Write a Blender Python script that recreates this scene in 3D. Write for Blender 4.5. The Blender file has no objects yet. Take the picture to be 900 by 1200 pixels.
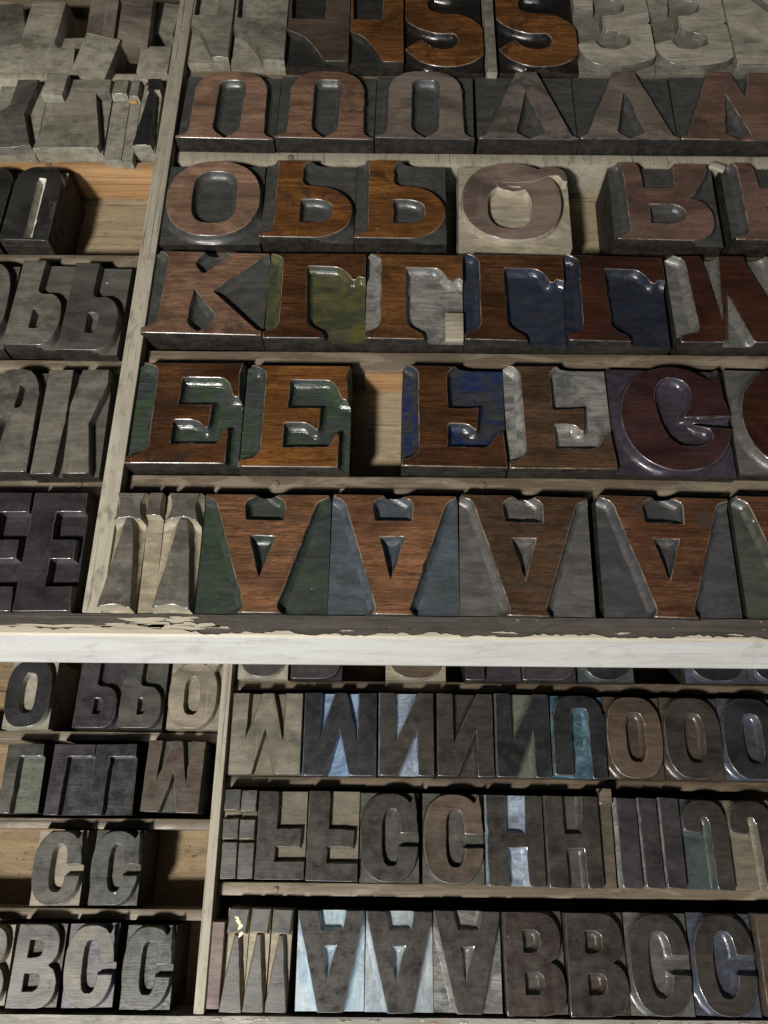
import bpy, bmesh, math, random
from mathutils import Matrix, Vector
from mathutils.geometry import tessellate_polygon
random.seed(7)
MM = 0.001
scene = bpy.context.scene
col = scene.collection

# ---------------------------------------------------------------- camera
cam = bpy.data.objects.new('camera', bpy.data.cameras.new('camera'))
col.objects.link(cam)
right = Vector((0.999959, 0.008341, 0.003382)); up = Vector((-0.009000, 0.921682, 0.387842)); back = Vector((0.000118, -0.387857, 0.921720))
m = Matrix((right, up, back)).transposed().to_4x4()
m.translation = Vector((0, 0, 257.15 * MM))
cam.matrix_world = m
cam.data.sensor_fit = 'VERTICAL'; cam.data.sensor_height = 36; cam.data.lens = 36 * 930 / 1200
cam.data.clip_start = 0.01; cam.data.clip_end = 20
scene.camera = cam
# ---------------------------------------------------------------- light
world = bpy.data.worlds.new('World'); scene.world = world; world.use_nodes = True
world.node_tree.nodes['Background'].inputs[0].default_value = (0.78, 0.86, 1.0, 1)
world.node_tree.nodes['Background'].inputs[1].default_value = 0.022
def area(name, loc, target, size, power, color):
    l = bpy.data.lights.new(name, 'AREA'); l.shape = 'DISK'; l.size = size * MM; l.energy = power; l.color = color
    o = bpy.data.objects.new(name, l); col.objects.link(o)
    o.location = Vector(loc) * MM
    o.rotation_euler = (Vector(target) - Vector(loc)).to_track_quat('-Z', 'Y').to_euler()
    return o
area('desk_lamp_light', (-310, -400, 620), (-20, 150, 0), 90, 12.0, (1.0, 0.95, 0.87))
area('window_light', (-240, -780, 270), (0, 120, -20), 620, 5.2, (0.80, 0.90, 1.0))
vs = scene.view_settings
scene.display_settings.display_device = 'sRGB'
vs.view_transform = 'Standard'; vs.look = 'None'; vs.exposure = 0.0; vs.gamma = 1.0; vs.use_curve_mapping = False
scene.render.engine = 'CYCLES'

# ---------------------------------------------------------------- materials
class NT:
    def __init__(s, name):
        s.m = bpy.data.materials.new(name); s.m.use_nodes = True
        s.t = s.m.node_tree; s.n = s.t.nodes; s.p = s.n['Principled BSDF']
    def node(s, t, **kw):
        n = s.n.new(t)
        for k, v in kw.items(): setattr(n, k, v)
        return n
    def link(s, a, b): s.t.links.new(a, b)
    def coords(s, scale, rot=(0, 0, 0)):
        tc = s.node('ShaderNodeTexCoord'); oi = s.node('ShaderNodeObjectInfo')
        off = s.node('ShaderNodeVectorMath', operation='SCALE'); off.inputs[0].default_value = (3.1, 7.7, 5.3)
        s.link(oi.outputs['Random'], off.inputs['Scale'])
        add = s.node('ShaderNodeVectorMath', operation='ADD')
        s.link(tc.outputs['Object'], add.inputs[0]); s.link(off.outputs[0], add.inputs[1])
        mp = s.node('ShaderNodeMapping'); mp.inputs['Scale'].default_value = scale; mp.inputs['Rotation'].default_value = rot
        s.link(add.outputs[0], mp.inputs['Vector'])
        return mp.outputs[0]
    def noise(s, vec, scale, detail=4, rough=.55, dist=0):
        n = s.node('ShaderNodeTexNoise'); n.inputs['Scale'].default_value = scale
        n.inputs['Detail'].default_value = detail; n.inputs['Roughness'].default_value = rough; n.inputs['Distortion'].default_value = dist
        s.link(vec, n.inputs['Vector']); return n.outputs['Fac']
    def ramp(s, fac, a, b, lo=0., hi=1.):
        n = s.node('ShaderNodeMapRange'); n.inputs['From Min'].default_value = a; n.inputs['From Max'].default_value = b
        n.inputs['To Min'].default_value = lo; n.inputs['To Max'].default_value = hi
        s.link(fac, n.inputs['Value']); return n.outputs[0]
    def mix(s, fac, a, b):
        n = s.node('ShaderNodeMix', data_type='RGBA')
        for sock, v in ((n.inputs[0], fac), (n.inputs[6], a), (n.inputs[7], b)):
            if hasattr(v, 'links'): s.link(v, sock)
            elif isinstance(v, (int, float)): sock.default_value = v
            else: sock.default_value = (*v, 1)
        return n.outputs[2]
    def math(s, op, a, b):
        n = s.node('ShaderNodeMath', operation=op)
        for i, v in enumerate((a, b)):
            if hasattr(v, 'links'): s.link(v, n.inputs[i])
            else: n.inputs[i].default_value = v
        return n.outputs[0]
    def specks(s, vec, scale, size, density):
        v = s.node('ShaderNodeTexVoronoi'); v.inputs['Scale'].default_value = scale; s.link(vec, v.inputs['Vector'])
        d = s.ramp(v.outputs['Distance'], size, size * .6)
        msk = s.ramp(v.outputs['Color'], density, density - .02)
        return s.math('MULTIPLY', d, msk)
    def bump(s, height, strength, dist=.0004):
        b = s.node('ShaderNodeBump'); b.inputs['Strength'].default_value = strength; b.inputs['Distance'].default_value = dist
        s.link(height, b.inputs['Height']); s.link(b.outputs[0], s.p.inputs['Normal'])

def mul(c, k): return tuple(min(1, x * k) for x in c)

def face_mat(name, base, rough=.38, grain=.5, stain=0., stain_col=(.012, .012, .014), dust=0., coat=0., spec=.5):
    """wooden printing surface: grain along the line of type, ink stains, dust film and specks"""
    s = NT(name)
    base = mul(base, .80)
    v = s.coords((1, 1, 1))
    g = s.noise(s.coords((45, 700, 60)), 1.0, 6, .7, .9)
    fine = s.noise(s.coords((330, 4200, 260)), 1.0, 3, .6, .3)
    gm = s.math('ADD', s.math('MULTIPLY', g, .6), s.math('MULTIPLY', fine, .4))
    c = s.mix(s.ramp(gm, .38, .62), mul(base, 1 - .80 * grain), mul(base, 1 + .45 * grain))
    pores = s.noise(s.coords((420, 6500, 300)), 1.0, 1, .5)
    c = s.mix(s.ramp(pores, .60, .70, 0, .75 * grain), c, mul(base, .18))
    big = s.noise(s.coords((26, 58, 40)), 1, 6, .66, .8)
    c = s.mix(s.ramp(big, .40, .64, 0, .85), c, mul(base, .24))
    if dust:
        dn = s.noise(v, 190, 6, .72)
        c = s.mix(s.ramp(dn, .42, .62, 0, dust), c, (.30, .275, .22))
    if stain:
        sn = s.noise(v, 64, 7, .66, .8)
        c = s.mix(s.ramp(sn, .62 - .16 * stain, .72 - .16 * stain, 0, .85), c, stain_col)
    sp = s.specks(v, 620, .17, .05)
    c = s.mix(s.math('MULTIPLY', sp, .7), c, (.55, .52, .47))
    sp2 = s.specks(v, 290, .15, .07)
    c = s.mix(s.math('MULTIPLY', sp2, .8), c, (.5, .48, .43))
    scr = s.noise(s.coords((1400, 26, 60), (0, 0, .6)), 1, 2, .5)
    c = s.mix(s.ramp(scr, .72, .77, 0, .22), c, mul(base, 2.4))
    s.link(c, s.p.inputs['Base Color'])
    rn = s.noise(v, 240, 5, .7)
    s.link(s.ramp(rn, .3, .7, max(.12, rough - .12), min(1, rough + .2)), s.p.inputs['Roughness'])
    s.p.inputs['Specular IOR Level'].default_value = spec
    if coat:
        s.p.inputs['Coat Weight'].default_value = coat; s.p.inputs['Coat Roughness'].default_value = .18
    h = s.math('ADD', s.math('MULTIPLY', gm, .7), s.math('MULTIPLY', rn, .5))
    s.bump(h, .4, .00022)
    return s.m

INKK = {n: 1. for n in ('shaded dusty recess', 'shaded cut wall', 'pale slot', 'dusty recess', 'cream recess', 'cream dusty recess', 'tan recess', 'pinkish block', 'pale blue sheen recess', 'sky blue recess', 'turquoise recess', 'blue grey mottled sheen recess', 'pale blue ink recess')}
INKK.update({'slate inked recess': .58, 'grey recess': .6, 'steel grey recess': .58, 'blue grey recess': .6, 'khaki recess': .55, 'silvery recess': .7, 'dull silvery recess': .7, 'violet recess': .6, 'mossy recess': .7})
def ink_mat(name, base, second=None, rough=.36, amt=.6, marks=.5, dust=0., spec=.5, vert=False):
    """routed and ink-stained wood of the block below its face"""
    s = NT(name)
    k = INKK.get(name, .5); base = mul(base, k); second = mul(second, k) if second else None
    v = s.coords((1, 1, 1))
    n1 = s.noise(s.coords((210, 60, 120) if vert else (70, 260, 150)), 1, 7, .72, .6)
    c = s.mix(s.ramp(n1, .34, .66), mul(base, .55), mul(base, 1.25))
    if second:
        n2 = s.noise(s.coords((70, 110, 200)), 1, 7, .7, .9)
        c = s.mix(s.ramp(n2, .47, .60, 0, amt), c, second)
    if dust:
        dn = s.noise(v, 230, 6, .72)
        c = s.mix(s.ramp(dn, .4, .62, 0, dust), c, (.33, .30, .235))
    sp = s.specks(v, 300, .16, .10)
    c = s.mix(s.math('MULTIPLY', sp, .6), c, (.5, .48, .44))
    s.link(c, s.p.inputs['Base Color'])
    rn = s.noise(v, 320, 4, .7)
    s.link(s.ramp(rn, .3, .7, max(.1, rough - .12), min(1, rough + .2)), s.p.inputs['Roughness'])
    s.p.inputs['Specular IOR Level'].default_value = spec
    st = s.noise(s.coords((500, 60, 60) if vert else (60, 500, 90)), 1, 3, .6, .4)
    h = s.math('ADD', s.math('MULTIPLY', st, marks), s.math('MULTIPLY', rn, .35))
    s.bump(h, .6, .0009 if marks > .75 else .0004)
    return s.m

M = {}
F = face_mat
# printing faces
M['amber'] = F('polished amber wood', (.21, .087, .024), .22, 1.0, .36, (.02, .012, .008), coat=.45)
M['amberd'] = F('polished brown wood', (.17, .074, .025), .25, 1.0, .34, (.02, .012, .008), coat=.4)
M['amberk'] = F('amber wood with black ink', (.23, .095, .027), .24, 1.0, .5, (.012, .013, .022), coat=.3)
M['orange'] = F('orange brown wood', (.20, .092, .042), .36, 1.0, .36, (.04, .026, .018), coat=.1)
M['rust'] = F('rusty brown wood', (.12, .052, .025), .36, 1.0, .46, (.035, .028, .024), coat=.1)
M['copper'] = F('red brown wood', (.30, .18, .12), .36, .6, .12, (.12, .085, .065), coat=.12)
M['copperd'] = F('red brown inked wood', (.24, .135, .085), .34, .9, .34, (.035, .026, .024), coat=.12)
M['brown'] = F('dark brown wood', (.088, .037, .014), .24, 1.0, .36, (.025, .016, .012), coat=.3)
M['brownd'] = F('dull brown wood', (.088, .049, .027), .34, .95, .3, (.04, .03, .024), coat=.1)
M['maroon'] = F('maroon wood', (.052, .019, .011), .22, .6, .3, (.02, .012, .012), coat=.3)
M['maroonw'] = F('wet maroon wood', (.05, .022, .02), .2, .6, .3, (.03, .02, .028), coat=.9)
M['umber'] = F('umber wood', (.095, .066, .046), .38, .4, .18, (.05, .04, .034))
M['umberr'] = F('red umber wood', (.17, .10, .075), .38, .4, .25, (.055, .042, .038), coat=.1)
M['umberr3'] = F('reddish dark wood', (.05, .034, .028), .33, .5, .3, (.04, .034, .03), coat=.1)
M['umberk'] = F('dark umber wood', (.041, .034, .028), .35, .45, .22, (.035, .031, .028), coat=.1)
M['taupe'] = F('taupe wood', (.19, .155, .125), .36, .45, .22, (.075, .062, .055))
M['taupes'] = F('smeared taupe wood', (.17, .14, .12), .38, .35, .5, (.03, .027, .026))
M['mauve'] = F('mauve wood', (.215, .155, .125), .45, .35, .15, (.13, .09, .08))
M['ash'] = F('dusty grey wood', (.25, .225, .175), .6, .6, .22, (.085, .078, .068), dust=.25)
M['ashl'] = F('pale dusty wood', (.42, .385, .305), .65, .5, .05, (.12, .11, .09), dust=.3)
M['soot'] = F('sooty grey wood', (.135, .122, .102), .40, .5, .35, (.05, .048, .045), dust=.15)
M['soot2'] = F('green grey wood', (.075, .073, .061), .36, .35, .25, (.05, .05, .045))
M['sootd'] = F('dark sooty wood', (.085, .078, .068), .42, .3, .35, (.04, .038, .036))
M['charcoal'] = F('charcoal wood', (.026, .026, .028), .3, .3, .15, (.018, .018, .02))
M['black'] = F('black inked wood', (.036, .034, .031), .33, .3, .3, (.07, .066, .058))
M['plum'] = F('violet black wood', (.045, .037, .041), .32, .35, .2, (.03, .026, .032))
M['moss'] = F('olive grey wood', (.06, .066, .055), .33, .35, .2, (.05, .055, .05))
M['khaki'] = F('khaki wood', (.20, .175, .125), .5, .35, .4, (.085, .072, .052), dust=.2)
M['khakid'] = F('dark khaki wood', (.13, .10, .065), .5, .5, .3, (.06, .045, .03))
M['slatel'] = F('slate grey wood', (.125, .125, .115), .36, .3, .15, (.09, .09, .085))
M['silver'] = F('silver grey wood', (.15, .148, .138), .36, .25, .15, (.17, .165, .15))
M['cream'] = F('pale tan wood', (.30, .255, .185), .5, .3, .45, (.13, .10, .075))
M['pink'] = F('pinkish wood', (.25, .165, .145), .5, .35, .3, (.15, .10, .09))
def edge_mat(name, base, dark):
    s = NT(name); v = s.coords((1, 1, 1))
    n = s.noise(v, 150, 5, .7)
    s.link(s.mix(s.ramp(n, .42, .58), dark, base), s.p.inputs['Base Color'])
    s.link(s.ramp(n, .35, .6, .42, .16), s.p.inputs['Roughness'])
    s.p.inputs['Coat Weight'].default_value = .6; s.p.inputs['Coat Roughness'].default_value = .2
    return s.m
M['edge_light'] = edge_mat('edge rubbed bare', (.19, .14, .10), (.05, .035, .025))
M['edge_dark'] = edge_mat('edge rubbed dark', (.10, .09, .08), (.025, .022, .02))
LIGHT_EDGE = {'amber', 'amberd', 'amberk', 'orange', 'rust', 'copper', 'copperd', 'brown', 'brownd', 'umber', 'umberr', 'mauve', 'cream', 'silver', 'slatel'}
# bodies and recesses
I = ink_mat
BM = {}
BM['slate'] = I('slate inked recess', (.085, .085, .078), (.05, .05, .052), .34)
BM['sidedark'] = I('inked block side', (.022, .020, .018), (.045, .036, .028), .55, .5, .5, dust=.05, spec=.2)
BM['ashshade'] = I('shaded cut wall', (.075, .068, .055), (.15, .135, .105), .6, .35, .5)  # edge shade painted onto the cut walls of the dusty blocks
BM['ashd'] = I('shaded dusty recess', (.13, .12, .095), (.08, .074, .06), .6, .5, .5, dust=.15)  # floor darkened to paint in the recess shade around the raised figures
BM['sootr'] = I('sooty recess', (.17, .158, .135), (.10, .094, .082), .45, .5, .4)
BM['slotr'] = I('pale slot', (.5, .48, .42), (.3, .28, .24), .5, .5, .4)
BM['blackr'] = I('black inked recess', (.02, .017, .015), None, .25)
BM['darkr'] = I('dark inked recess', (.05, .047, .042), (.02, .02, .02), .3)
BM['ashr'] = I('dusty recess', (.17, .16, .125), (.09, .085, .07), .6, .5, .6, dust=.5)
BM['ash'] = BM['ashr']
BM['tanr'] = I('cream recess', (.29, .255, .19), (.18, .155, .115), .5, .4)
BM['cream'] = I('cream dusty recess', (.25, .215, .15), (.14, .115, .08), .55, .5)
BM['creamr'] = I('tan recess', (.19, .165, .12), (.11, .095, .07), .5, .5)
BM['khaki'] = I('khaki recess', (.21, .18, .125), (.11, .095, .07), .5, .5)
BM['khakid'] = I('dark khaki block', (.13, .10, .065), (.08, .06, .04), .5, .5)
BM['green'] = I('green inked recess', (.072, .082, .078), (.055, .14, .025), .23, .4, 1.0)
BM['greenr'] = I('dark green inked recess', (.062, .072, .066), (.038, .10, .02), .28, .45, .4)
BM['lime'] = I('yellow green inked recess', (.085, .09, .055), (.24, .21, .03), .24, .4, .7)
BM['silver'] = I('silvery recess', (.24, .235, .215), (.07, .07, .065), .24, .75, 1.0)
BM['silverd'] = I('dull silvery recess', (.15, .145, .13), (.08, .08, .075), .32, .6, .8)
BM['blue'] = I('blue inked recess', (.045, .05, .068), (.018, .03, .075), .25, .55, .5)
BM['indigo'] = I('indigo inked recess', (.026, .03, .048), (.04, .042, .055), .3, .6, .6)
BM['cobalt'] = I('cobalt inked recess', (.06, .06, .066), (.014, .035, .13), .27, .9, .8)
BM['violet'] = I('violet inked recess', (.075, .06, .08), (.04, .03, .045), .24, .6, .5)
BM['greyr'] = I('grey recess', (.13, .125, .115), (.07, .067, .065), .3, .6, .7)
BM['bluegrey'] = I('blue grey recess', (.085, .10, .12), (.05, .065, .06), .32, .6, .6)
BM['steel'] = I('steel grey recess', (.082, .08, .08), (.05, .05, .05), .33, .6, .4)
BM['steelg'] = I('scratched green grey recess', (.075, .08, .065), (.12, .125, .09), .33, .5, .5)
BM['black'] = I('black inked block', (.02, .02, .02), None, .35)
BM['charcoal'] = I('charcoal recess', (.045, .046, .05), (.03, .03, .032), .3)
BM['plum'] = I('violet black recess', (.06, .05, .058), (.035, .03, .038), .32)
BM['plumr'] = I('violet recess', (.15, .125, .15), (.09, .078, .10), .36, .5, .2)
BM['soot2'] = I('grey green recess', (.10, .098, .08), (.06, .06, .05), .36, .5, .2)
BM['moss'] = I('mossy recess', (.12, .125, .095), (.07, .075, .06), .38)
BM['teal'] = I('teal recess', (.085, .105, .10), (.05, .065, .062), .32, .5, .2)
BM['umber'] = I('umber block', (.11, .085, .065), (.06, .05, .04), .4)
BM['umberk'] = I('dark umber recess', (.06, .052, .042), (.035, .03, .026), .33)
BM['umberr2'] = I('brown recess', (.10, .075, .055), (.05, .04, .032), .33)
BM['sky'] = I('sky blue recess', (.10, .15, .24), (.24, .32, .40), .28, .7, .5)
BM['sky2'] = I('turquoise recess', (.03, .06, .075), (.10, .155, .20), .26, .7, .5)
BM['skyw'] = I('pale blue sheen recess', (.28, .36, .42), (.42, .47, .48), .28, .6, .6, vert=True)  # ink tint with a bluish-white reflection painted into the colour
BM['skyg'] = I('blue grey mottled sheen recess', (.28, .31, .32), (.14, .18, .24), .3, .7, .7, vert=True)  # mottled ink plus a duller blue reflection, both put into the colour
BM['blueink'] = I('blue ink recess', (.08, .083, .10), (.13, .165, .26), .23, .45, .4)
BM['blueink2'] = I('pale blue ink recess', (.14, .17, .22), (.30, .35, .40), .27, .6, .8)
BM['pink'] = I('pinkish block', (.24, .16, .14), (.15, .10, .09), .5)

def case_mat(name, base, worn, rough=.6, wornamt=.55, grainy=.5, dirt=(.07, .06, .045), along='x'):
    s = NT(name)
    v = s.coords((1, 1, 1))
    ax = lambda p, q: (p, q, q) if along == 'x' else (q, p, q)
    g = s.noise(s.coords(ax(22, 480)), 1, 5, .65, .5)
    c = s.mix(s.ramp(g, .35, .66), mul(base, 1 - .5 * grainy), mul(base, 1 + .35 * grainy))
    n = s.noise(s.coords(ax(34, 150)), 1, 6, .66, .6)
    c = s.mix(s.ramp(n, .49, .57, 0, wornamt), c, worn)
    d = s.noise(s.coords(ax(110, 260)), 1, 6, .72)
    c = s.mix(s.ramp(d, .54, .70, 0, .7), c, dirt)
    cr = s.noise(s.coords(ax(9, 900)), 1, 3, .6, .3)
    c = s.mix(s.ramp(cr, .63, .68, 0, .8), c, mul(dirt, .5))
    sp = s.specks(v, 420, .2, .07)
    c = s.mix(s.math('MULTIPLY', sp, .6), c, dirt)
    s.link(c, s.p.inputs['Base Color'])
    s.link(s.ramp(d, .3, .7, rough - .1, rough + .2), s.p.inputs['Roughness'])
    s.bump(s.math('ADD', s.math('MULTIPLY', g, .5), s.math('MULTIPLY', d, .7)), .55, .0005)
    return s.m
M['divider'] = case_mat('worn case divider wood', (.12, .092, .064), (.24, .205, .15), .5)
M['divider_dark'] = case_mat('dark case divider wood', (.075, .054, .036), (.15, .115, .075), .45)
M['partition'] = case_mat('dusty partition wood', (.27, .245, .19), (.33, .30, .235), .7, .5, .3, along='y')
M['floor'] = case_mat('case bottom wood', (.27, .215, .135), (.21, .17, .11), .7, .5, .45)
M['floor_gold'] = case_mat('golden case bottom wood', (.185, .13, .066), (.11, .08, .042), .65, .6, .35, (.05, .036, .02))
M['clean'] = case_mat('clean orange wood', (.33, .19, .085), (.37, .22, .10), .55, .4, .6, (.20, .10, .04))
M['rail'] = case_mat('dark front rail wood', (.055, .046, .04), (.075, .064, .055), .45, .5, .6, (.03, .026, .023))
M['rail2'] = case_mat('worn front rail wood', (.16, .15, .125), (.26, .25, .215), .5, .6, .6, (.06, .055, .045))
M['nail'] = ink_mat('nail iron', (.36, .29, .2), (.2, .16, .11), .45)
def paint_mat(name, base, dirt):
    s = NT(name)
    v = s.coords((1, 1, 1))
    n = s.noise(s.coords((25, 240, 240)), 1, 6, .7, .4)
    c = s.mix(s.ramp(n, .46, .72, 0, .5), base, dirt)
    st = s.noise(s.coords((12, 520, 520)), 1, 4, .7, .5)
    c = s.mix(s.ramp(st, .58, .68, 0, .55), c, mul(dirt, .7))
    gm = s.noise(s.coords((60, 120, 120)), 1, 6, .75, .6)
    c = s.mix(s.ramp(gm, .56, .7, 0, .5), c, mul(dirt, .8))
    sp = s.specks(v, 160, .16, .08)
    c = s.mix(s.math('MULTIPLY', sp, .6), c, dirt)
    s.link(c, s.p.inputs['Base Color']); s.p.inputs['Roughness'].default_value = .5
    s.bump(n, .35, .0005)
    return s.m
M['paint'] = paint_mat('white rail paint', (.34, .337, .322), (.19, .175, .15))
M['paint_edge'] = paint_mat('chipped cream paint', (.36, .325, .255), (.24, .20, .135))
M['yellow'] = paint_mat('yellow ink dab', (.80, .74, .45), (.7, .6, .3))

# ---------------------------------------------------------------- mesh helpers
def link_mesh(name, verts, faces, mats, parent=None, midx=None, smooth=None):
    me = bpy.data.meshes.new(name)
    me.from_pydata([Vector(v) * MM for v in verts], [], faces)
    for mt in (mats if isinstance(mats, (list, tuple)) else [mats]): me.materials.append(mt)
    if midx: me.polygons.foreach_set('material_index', midx)
    if smooth:
        me.polygons.foreach_set('use_smooth', [True] * len(me.polygons) if not midx else [k != 0 for k in midx])
        me.update(); me.set_sharp_from_angle(angle=math.radians(smooth))
        if midx: me.polygons.foreach_set('use_smooth', [k != 0 for k in midx])
    me.update()
    o = bpy.data.objects.new(name, me); col.objects.link(o)
    if parent: o.parent = parent
    return o
def empty(name, loc, rz=0):
    o = bpy.data.objects.new(name, None); o.empty_display_size = .01; col.objects.link(o)
    o.location = Vector(loc) * MM; o.rotation_euler = (0, 0, math.radians(rz)); return o
def bevel_box(name, x0, x1, y0, y1, z0, z1, mat, parent=None, bev=.6, seg=2, wobble=0.):
    bm = bmesh.new()
    bmesh.ops.create_cube(bm, size=1)
    for v in bm.verts:
        v.co = Vector(((x0 + x1) / 2 + v.co.x * (x1 - x0), (y0 + y1) / 2 + v.co.y * (y1 - y0), (z0 + z1) / 2 + v.co.z * (z1 - z0)))
    if wobble:                                          # old rails are never straight: subdivide lengthwise and wander a little
        n = max(2, int((x1 - x0) / 14))
        for i in range(1, n):
            xx = x0 + (x1 - x0) * i / n
            bmesh.ops.bisect_plane(bm, geom=bm.verts[:] + bm.edges[:] + bm.faces[:], plane_co=(xx, 0, 0), plane_no=(1, 0, 0))
        offs = {}
        for v in bm.verts:
            k = round(v.co.x)
            top = v.co.z > (z0 + z1) / 2; bk = v.co.y > (y0 + y1) / 2
            if top:
                key = (k, bk)
                if key not in offs: offs[key] = (random.gauss(0, wobble * .5), random.gauss(0, wobble * .5))
                v.co.y += offs[key][0]; v.co.z += offs[key][1]
    if bev:
        ed = [e for e in bm.edges if len(e.link_faces) == 2 and e.calc_face_angle() > .6]
        bmesh.ops.bevel(bm, geom=ed, offset=bev, segments=seg, profile=.6, affect='EDGES')
    for v in bm.verts: v.co *= MM
    me = bpy.data.meshes.new(name); bm.to_mesh(me); bm.free()
    me.materials.append(mat)
    me.polygons.foreach_set('use_smooth', [True] * len(me.polygons)); me.set_sharp_from_angle(angle=math.radians(35))
    o = bpy.data.objects.new(name, me); col.objects.link(o)
    if parent: o.parent = parent
    return o

# ---- outlines: points (u, v[, corner radius in mm]) on a block whose face spans 0..1 by 0..1
def area2(p): return sum(p[i][0] * p[(i + 1) % len(p)][1] - p[(i + 1) % len(p)][0] * p[i][1] for i in range(len(p)))
def rounded(pts, w, h, jit=1.):
    jt = lambda c: c + random.gauss(0, .003 * jit) if .03 < c < .97 else c
    P = [(jt(p[0]) * w, jt(p[1]) * h, p[2] if len(p) > 2 else 0) if len(pts) < 30 else (p[0] * w, p[1] * h, 0 if len(p) < 3 else p[2]) for p in pts]
    out = []
    n = len(P)
    for i in range(n):
        a, b, c = Vector(P[i - 1][:2]), Vector(P[i][:2]), Vector(P[(i + 1) % n][:2]); r = P[i][2]
        if r <= 0: out.append(tuple(b)); continue
        d1, d2 = a - b, c - b
        t = min(r, d1.length * .48, d2.length * .48)
        if t < .05: out.append(tuple(b)); continue
        p0, p2 = b + d1.normalized() * t, b + d2.normalized() * t
        for k in range(7):
            s = k / 6
            out.append(tuple(p0 * (1 - s) ** 2 + b * (2 * s * (1 - s)) + p2 * s * s))
    fine_ = []
    n = len(out)
    inside = lambda p: .02 * w < p[0] < .98 * w and .02 * h < p[1] < .98 * h
    for i in range(n):                                   # hand-cut outlines: long edges wander by a few hundredths
        a, b = Vector(out[i]), Vector(out[(i + 1) % n])
        fine_.append(tuple(a + Vector((random.gauss(0, .05), random.gauss(0, .05)))) if inside(a) else tuple(a))
        k = int((b - a).length / 2.6)
        for j in range(1, k + 1):
            p = a.lerp(b, j / (k + 1))
            if inside(p):
                s_ = jit * (.05 if random.random() > .06 else .22)
                p = p + Vector((random.gauss(0, s_), random.gauss(0, s_)))
            fine_.append(tuple(p))
    out = fine_
    q = []
    for p in out:
        if not q or (Vector(p) - Vector(q[-1])).length > .04: q.append(p)
    if (Vector(q[0]) - Vector(q[-1])).length < .04: q.pop()
    return q
def sell(cx, cy, ru, rv, n=2.4, a0=0, a1=360, k=44):
    """superellipse arc"""
    out = []
    full = abs(a1 - a0) >= 359.9
    for i in range(k if full else k + 1):
        a = math.radians(a0 + (a1 - a0) * i / k)
        c, s = math.cos(a), math.sin(a)
        out.append((cx + ru * math.copysign(abs(c) ** (2 / n), c), cy + rv * math.copysign(abs(s) ** (2 / n), s)))
    return out
def stroke(pts, wd, asp=1., k=6):
    """ribbon along a smooth line; wd = widths in u at the points, asp = w/h of the block"""
    P = [Vector((p[0] * asp, p[1])) for p in pts]
    C, W = [], []
    n = len(P)
    for i in range(n - 1):
        p0, p1, p2, p3 = P[max(0, i - 1)], P[i], P[i + 1], P[min(n - 1, i + 2)]
        for j in range(k):
            t = j / k
            C.append(.5 * ((2 * p1) + (p2 - p0) * t + (2 * p0 - 5 * p1 + 4 * p2 - p3) * t * t + (3 * p1 - p0 - 3 * p2 + p3) * t ** 3))
            W.append(wd[i] * (1 - t) + wd[i + 1] * t)
    C.append(P[-1]); W.append(wd[-1])
    L_, R_ = [], []
    for i, c in enumerate(C):
        d = (C[min(i + 1, len(C) - 1)] - C[max(i - 1, 0)]).normalized(); nrm = Vector((-d.y, d.x)) * W[i] * .5
        L_.append(((c + nrm).x / asp, (c + nrm).y)); R_.append(((c - nrm).x / asp, (c - nrm).y))
    return L_ + R_[::-1]
def ring_c(o, i, g0, g1, right=.97):
    """open round letter: outer arc, then counter, with the mouth between heights g0 and g1 on the right"""
    cx, cy, ru, rv, n = o; jx, jy, su, sv, m_ = i
    out = [p for p in sell(cx, cy, ru, rv, n, 0, 360, 60)]
    up_ = [p for p in out if not (p[0] > cx and g0 < p[1] < g1)]
    # rotate so that it starts just above the mouth
    st = min((k for k, p in enumerate(up_) if p[0] > cx and p[1] >= g1), key=lambda k: up_[k][1])
    up_ = up_[st:] + up_[:st]
    inn = [p for p in sell(jx, jy, su, sv, m_, 0, 360, 52) if not (p[0] > jx and g0 < p[1] < g1)]
    st = min((k for k, p in enumerate(inn) if p[0] > jx and p[1] >= g1), key=lambda k: inn[k][1])
    inn = inn[st:] + inn[:st]
    def xat(yy): return max(p[0] for p in up_ if abs(p[1] - yy) < .12)
    return [(up_[0][0], g1)] + up_ + [(up_[-1][0], g0)] + [(inn[-1][0], g0)] + inn[::-1] + [(inn[0][0], g1)]

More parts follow.
